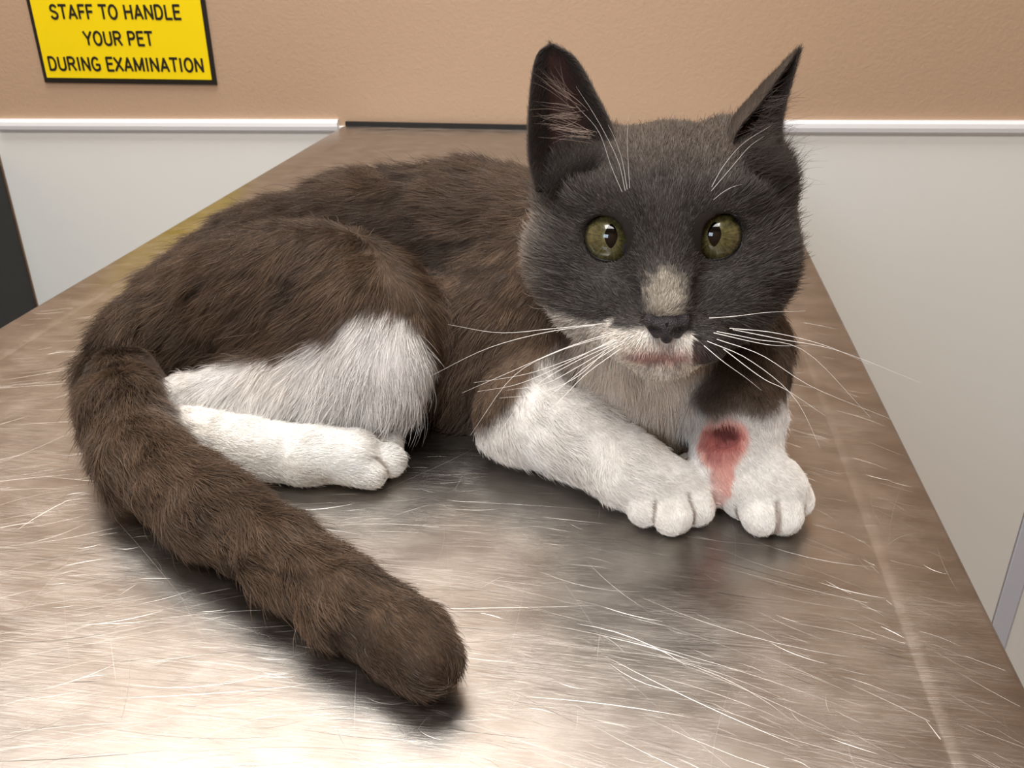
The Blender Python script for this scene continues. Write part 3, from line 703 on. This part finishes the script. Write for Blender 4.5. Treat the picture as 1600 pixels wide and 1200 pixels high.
# ------------------------------------------------------------------ eyes
def eye_material():
    m = mat('cat_eye_iris', (110, 108, 58), .25, spec=.5, Coat_Weight=1.0, Coat_Roughness=.02); nt = m.node_tree; L_ = nt.links.new
    tc = N(m, 'ShaderNodeTexCoord'); sp = N(m, 'ShaderNodeSeparateXYZ'); L_(tc.outputs['Object'], sp.inputs[0])
    vl = N(m, 'ShaderNodeVectorMath', operation='MULTIPLY'); vl.inputs[1].default_value = (1, 1, 0); L_(tc.outputs['Object'], vl.inputs[0])
    ln_ = N(m, 'ShaderNodeVectorMath', operation='LENGTH'); L_(vl.outputs[0], ln_.inputs[0])
    nr = N(m, 'ShaderNodeVectorMath', operation='NORMALIZE'); L_(vl.outputs[0], nr.inputs[0])
    no = N(m, 'ShaderNodeTexNoise'); no.inputs['Scale'].default_value = 9; no.inputs['Detail'].default_value = 5; L_(nr.outputs[0], no.inputs['Vector'])
    n2 = N(m, 'ShaderNodeTexNoise'); n2.inputs['Scale'].default_value = 500; n2.inputs['Detail'].default_value = 4; L_(tc.outputs['Object'], n2.inputs['Vector'])
    ad = N(m, 'ShaderNodeMath', operation='ADD'); L_(no.outputs[0], ad.inputs[0]); L_(n2.outputs[0], ad.inputs[1])
    cr = N(m, 'ShaderNodeValToRGB'); cr.color_ramp.elements[0].position = .38; cr.color_ramp.elements[0].color = (*lin(54, 54, 32), 1)
    cr.color_ramp.elements[1].position = .68; cr.color_ramp.elements[1].color = (*lin(112, 106, 66), 1)
    hf_ = N(m, 'ShaderNodeMath', operation='MULTIPLY'); hf_.inputs[1].default_value = .5; L_(ad.outputs[0], hf_.inputs[0]); L_(hf_.outputs[0], cr.inputs[0])
    r2 = N(m, 'ShaderNodeMapRange'); r2.inputs[1].default_value = .0100; r2.inputs[2].default_value = .0124; L_(ln_.outputs['Value'], r2.inputs[0])
    mx = N(m, 'ShaderNodeMix', data_type='RGBA'); L_(r2.outputs[0], mx.inputs[0]); L_(cr.outputs[0], mx.inputs[6]); mx.inputs[7].default_value = (*lin(24, 20, 20), 1)
    L_(mx.outputs[2], nt.nodes['Principled BSDF'].inputs['Base Color'])
    return m
iris_m = eye_material()
pupil_m = mat('cat_pupil', (5, 4, 5), .05, spec=.1, Coat_Weight=.7, Coat_Roughness=.02)
lid_m = mat('cat_eyelid_rim', (22, 19, 20), .45)
haw_m = mat('cat_inner_eyelid', (84, 74, 88), .35)
def eyemat4(c):
    c = np.array(c, float); pos = hl(*c)
    z = CAM - pos; z /= np.linalg.norm(z); x = HR - HR.dot(z) * z; x /= np.linalg.norm(x); y = np.cross(z, x)
    M_ = Matrix.Identity(4)
    for i in range(3): M_[i][0], M_[i][1], M_[i][2], M_[i][3] = x[i], y[i], z[i], pos[i]
    return M_
def dome(f, r, rings=8, seg=40):
    """sheet on a sphere of radius r; f(angle)-> outline half-size in metres"""
    V = [(0, 0, r)]; Q = []
    for i in range(1, rings + 1):
        for j in range(seg):
            a = 2 * math.pi * j / seg; x, y = f(a); x *= i / rings; y *= i / rings
            V.append((x, y, math.sqrt(max(r * r - x * x - y * y, 0))))
    for j in range(seg): Q.append((0, 1 + j, 1 + (j + 1) % seg))
    for i in range(rings - 1):
        for j in range(seg):
            a = 1 + i * seg + j; b = 1 + i * seg + (j + 1) % seg; Q.append((a, a + seg, b + seg, b))
    return V, Q
for side, e in ((-1, EYES[0]), (1, EYES[1])):
    bm = bmesh.new(); bmesh.ops.create_uvsphere(bm, u_segments=48, v_segments=32, radius=ER * .001)
    me = bpy.data.meshes.new('eye'); bm.to_mesh(me); bm.free(); me.polygons.foreach_set('use_smooth', np.ones(len(me.polygons), bool)); me.materials.append(iris_m)
    eo = link(bpy.data.objects.new('eye', me), cat); eo.matrix_world = eyemat4(e)
    def slit(a):
        x, y = math.cos(a), math.sin(a); r = 1 / (abs(x) ** 1.55 + abs(y) ** 1.55) ** (1 / 1.55)
        return x * r * .0030 + side * 0, y * r * .0054
    V, Q = dome(slit, (ER + .06) * .001)
    po = from_np('pupil', [(a, b + .0007, math.sqrt(((ER + .06) * .001) ** 2 - a * a - (b + .0007) ** 2)) for a, b, c in V], Q, pupil_m, eo)
    # third eyelid showing at the inner corner
    cx, cy = -side * .0090, -.0062 if side < 0 else -.0064
    sc = 1.0 if side < 0 else .7
    V, Q = dome(lambda a: (math.cos(a) * .0036 * sc, math.sin(a) * .0050 * sc), .5, 4, 24); R_ = (ER + .12) * .001
    V2 = []
    for x, y, z in V:
        X_, Y_ = x * .8 - y * .45 * side * -1 + cx, y * .8 + x * .45 * side * -1 + cy
        V2.append((X_, Y_, math.sqrt(max(R_ * R_ - X_ * X_ - Y_ * Y_, 1e-8))))
    from_np('inner_eyelid', V2, Q, haw_m, eo)
    # dark lid rim: a rounded ring hugging the eyeball
    def opening(a):
        x, y = math.cos(a), math.sin(a)
        rx, ry = .0124, (.0103 if y > 0 else .0102)
        X_, Y_ = x * rx, y * ry
        inner = max(0, -side * x) * max(0, -y + .35)       # drawn out towards the nose, low
        X_ += -side * inner * .0022; Y_ -= inner * .0022
        outer = max(0, side * x) * max(0, y + .2); X_ += side * outer * .0006; Y_ += outer * .0006
        return X_, Y_
    seg, V, Q = 64, [], []
    prof = [(1.0, .05), (1.02, .45), (1.06, .55), (1.12, .2), (1.22, -.8), (1.30, -2.2)]
    for j in range(seg):
        x, y = opening(2 * math.pi * j / seg)
        for s_, dz in prof:
            X_, Y_ = x * s_, y * s_; rr_ = (ER + .1) * .001
            base = math.sqrt(max(rr_ * rr_ - min((x * x + y * y) * min(s_, 1.05) ** 2, rr_ * rr_ * .94), 0))
            V.append((X_, Y_, base + dz * .001))
    n_ = len(prof)
    for j in range(seg):
        for i in range(n_ - 1): a, b = j * n_ + i, ((j + 1) % seg) * n_ + i; Q.append((a, b, b + 1, a + 1))
    from_np('eyelid', V, Q, lid_m, eo)

# ------------------------------------------------------------------ nose leather
NP = []
def np_cap(a, b, ra, rb, k=1.5, s=1): NP.append(dict(t='c', a=np.array(a, float), b=np.array(b, float), ra=ra, rb=rb, k=k, s=s))
def np_ell(c, r, k=1.5, s=1): NP.append(dict(t='e', c=np.array(c, float), r=np.array(r, float), M=np.eye(3), k=k, s=s))
nv, nw = -37.0, 43.5
np_cap((-6.2, nv + 2.2, nw + 1.5), (6.2, nv + 2.2, nw + 1.5), 2.3, 2.3, 2)
np_ell((0, nv + .3, nw + 2.6), (5.2, 4.2, 4.0), 2)
np_cap((0, nv - 1, nw + 2.5), (0, nv - 5.0, nw + 1.4), 3.0, 1.5, 1.5)
np_cap((-6.8, nv + .6, nw), (-4.2, nv - 3.2, nw), 1.7, 1.5, 1.2); np_cap((6.8, nv + .6, nw), (4.2, nv - 3.2, nw), 1.7, 1.5, 1.2)
for s_ in (-1, 1):
    np_cap((s_ * 3.7, nv - 1.9, nw + 6.5), (s_ * 6.6, nv - 1.1, nw + 3.0), 1.6, 1.3, .8, -1)
np_cap((0, nv + 1.0, nw + 7.6), (0, nv - 7, nw + 3.3), .35, .35, .5, -1)
NV, NQ = surface_nets(NP, (-12, nv - 10, nw - 6), (12, nv + 8, nw + 10), .33, False)
nose_m = noisy(mat('cat_nose_leather', (44, 40, 44), .42, spec=.5), 600, .25, .8, 1400)
from_np('nose', HC + ((NV + [2.6, 0, 0]) * .001) @ HM, NQ, nose_m, cat)

# ------------------------------------------------------------------ whiskers
wh_m = mat('whisker_white', (250, 248, 244), .3, spec=.6)
def whisker(name, pts, r0=.00017):
    """pts: list of (x, y, depth) of the photo, turned into real points; tapered tube"""
    C3 = [np.array(at_d(x, y, d)) for x, y, d in pts]; c = bez(C3, np.linspace(0, 1, 15))
    V, Q = [], []
    for i, p in enumerate(c):
        tg = c[min(i + 1, 14)] - c[max(i - 1, 0)]; tg /= np.linalg.norm(tg); a = np.cross(tg, [0, 0, 1.]); a /= np.linalg.norm(a); b = np.cross(tg, a)
        r = r0 * (1 - .85 * i / 14)
        for k in range(5): an = 2 * math.pi * k / 5; V.append(p + r * (a * math.cos(an) + b * math.sin(an)))
    for i in range(14):
        for k in range(5): Q.append((i * 5 + k, i * 5 + (k + 1) % 5, i * 5 + 5 + (k + 1) % 5, i * 5 + 5 + k))
    from_np(name, V, Q, wh_m, cat)
D0 = .375
WL = [[(940, 506, D0), (860, 514, .37), (780, 520, .37), (700, 507, .375)],
      [(930, 508, D0), (850, 520, .37), (760, 545, .37), (672, 588, .38)],
      [(955, 520, D0), (880, 545, .365), (800, 580, .36), (722, 614, .36)],
      [(950, 525, D0), (870, 550, .365), (800, 590, .36), (735, 680, .36)],
      [(960, 530, D0), (880, 570, .365), (810, 600, .36), (745, 612, .36)],
      [(965, 535, D0), (890, 570, .365), (830, 610, .36), (770, 690, .36)],
      [(958, 540, D0), (900, 575, .365), (850, 600, .36), (790, 610, .36)],
      [(975, 535, D0), (920, 570, .365), (870, 610, .36), (820, 640, .36)],
      [(970, 545, D0), (915, 585, .365), (870, 630, .36), (835, 650, .36)],
      [(962, 532, D0), (890, 562, .362), (820, 585, .358), (740, 598, .358)],
      [(945, 550, D0), (900, 590, .37), (840, 615, .368), (780, 622, .368)]]
WR = [[(1108, 497, D0), (1150, 494, .37), (1200, 488, .37), (1258, 486, .37)],
      [(1145, 515, D0), (1220, 530, .365), (1310, 548, .36), (1438, 598, .36)],
      [(1140, 513, D0), (1210, 520, .365), (1290, 540, .36), (1360, 570, .36)],
      [(1120, 518, D0), (1180, 530, .365), (1260, 550, .36), (1360, 652, .36)],
      [(1105, 533, D0), (1170, 562, .365), (1240, 620, .36), (1282, 700, .36)],
      [(1120, 530, D0), (1190, 555, .365), (1270, 605, .36), (1392, 655, .36)],
      [(1130, 545, D0), (1190, 590, .365), (1230, 610, .36), (1290, 650, .36)],
      [(1100, 540, D0), (1130, 565, .37), (1165, 590, .37), (1190, 610, .37)],
      [(1115, 520, D0), (1180, 535, .365), (1215, 540, .36), (1262, 540, .36)]]
BRW = [[(977, 298, .385), (965, 250, .38), (935, 190, .375), (900, 135, .375)], [(972, 300, .385), (955, 260, .38), (935, 205, .375), (900, 165, .375)],
       [(984, 294, .385), (982, 260, .38), (980, 220, .375), (982, 182, .375)], [(980, 296, .385), (972, 250, .38), (960, 215, .375), (950, 195, .375)],
       [(1112, 292, .385), (1130, 260, .38), (1160, 225, .375), (1205, 196, .375)], [(1110, 300, .385), (1140, 265, .38), (1170, 230, .375), (1195, 212, .375)], [(1115, 312, .385), (1130, 300, .38), (1145, 292, .378), (1160, 288, .378)]]
for wsk in WL + WR: whisker('whisker', wsk)
for wsk in BRW: whisker('brow_whisker', wsk, .00011)

# ------------------------------------------------------------------ shed hairs on the steel
n = 26; th = RNG.random(n) * 6.28; cx = RNG.uniform(-.3, .12, n); cy = RNG.uniform(.24, .42, n); le = RNG.uniform(.008, .028, n)
t5 = np.linspace(-1, 1, 6)
sh = np.stack([cx[:, None] + np.cos(th)[:, None] * t5 * le[:, None] + np.sin(th)[:, None] * (t5 ** 2) * le[:, None] * RNG.normal(0, .3, (n, 1)), cy[:, None] + np.sin(th)[:, None] * t5 * le[:, None], np.full((n, 6), -.0008)], 2)
hs = make_hair('shed_hairs', None, sh, np.full((n, 6), .00005), np.tile(lin(60, 52, 46), (n, 1)), hair_m, None)
hs['label'] = 'loose dark cat hairs scattered on the steel table top'; hs['category'] = 'hair'
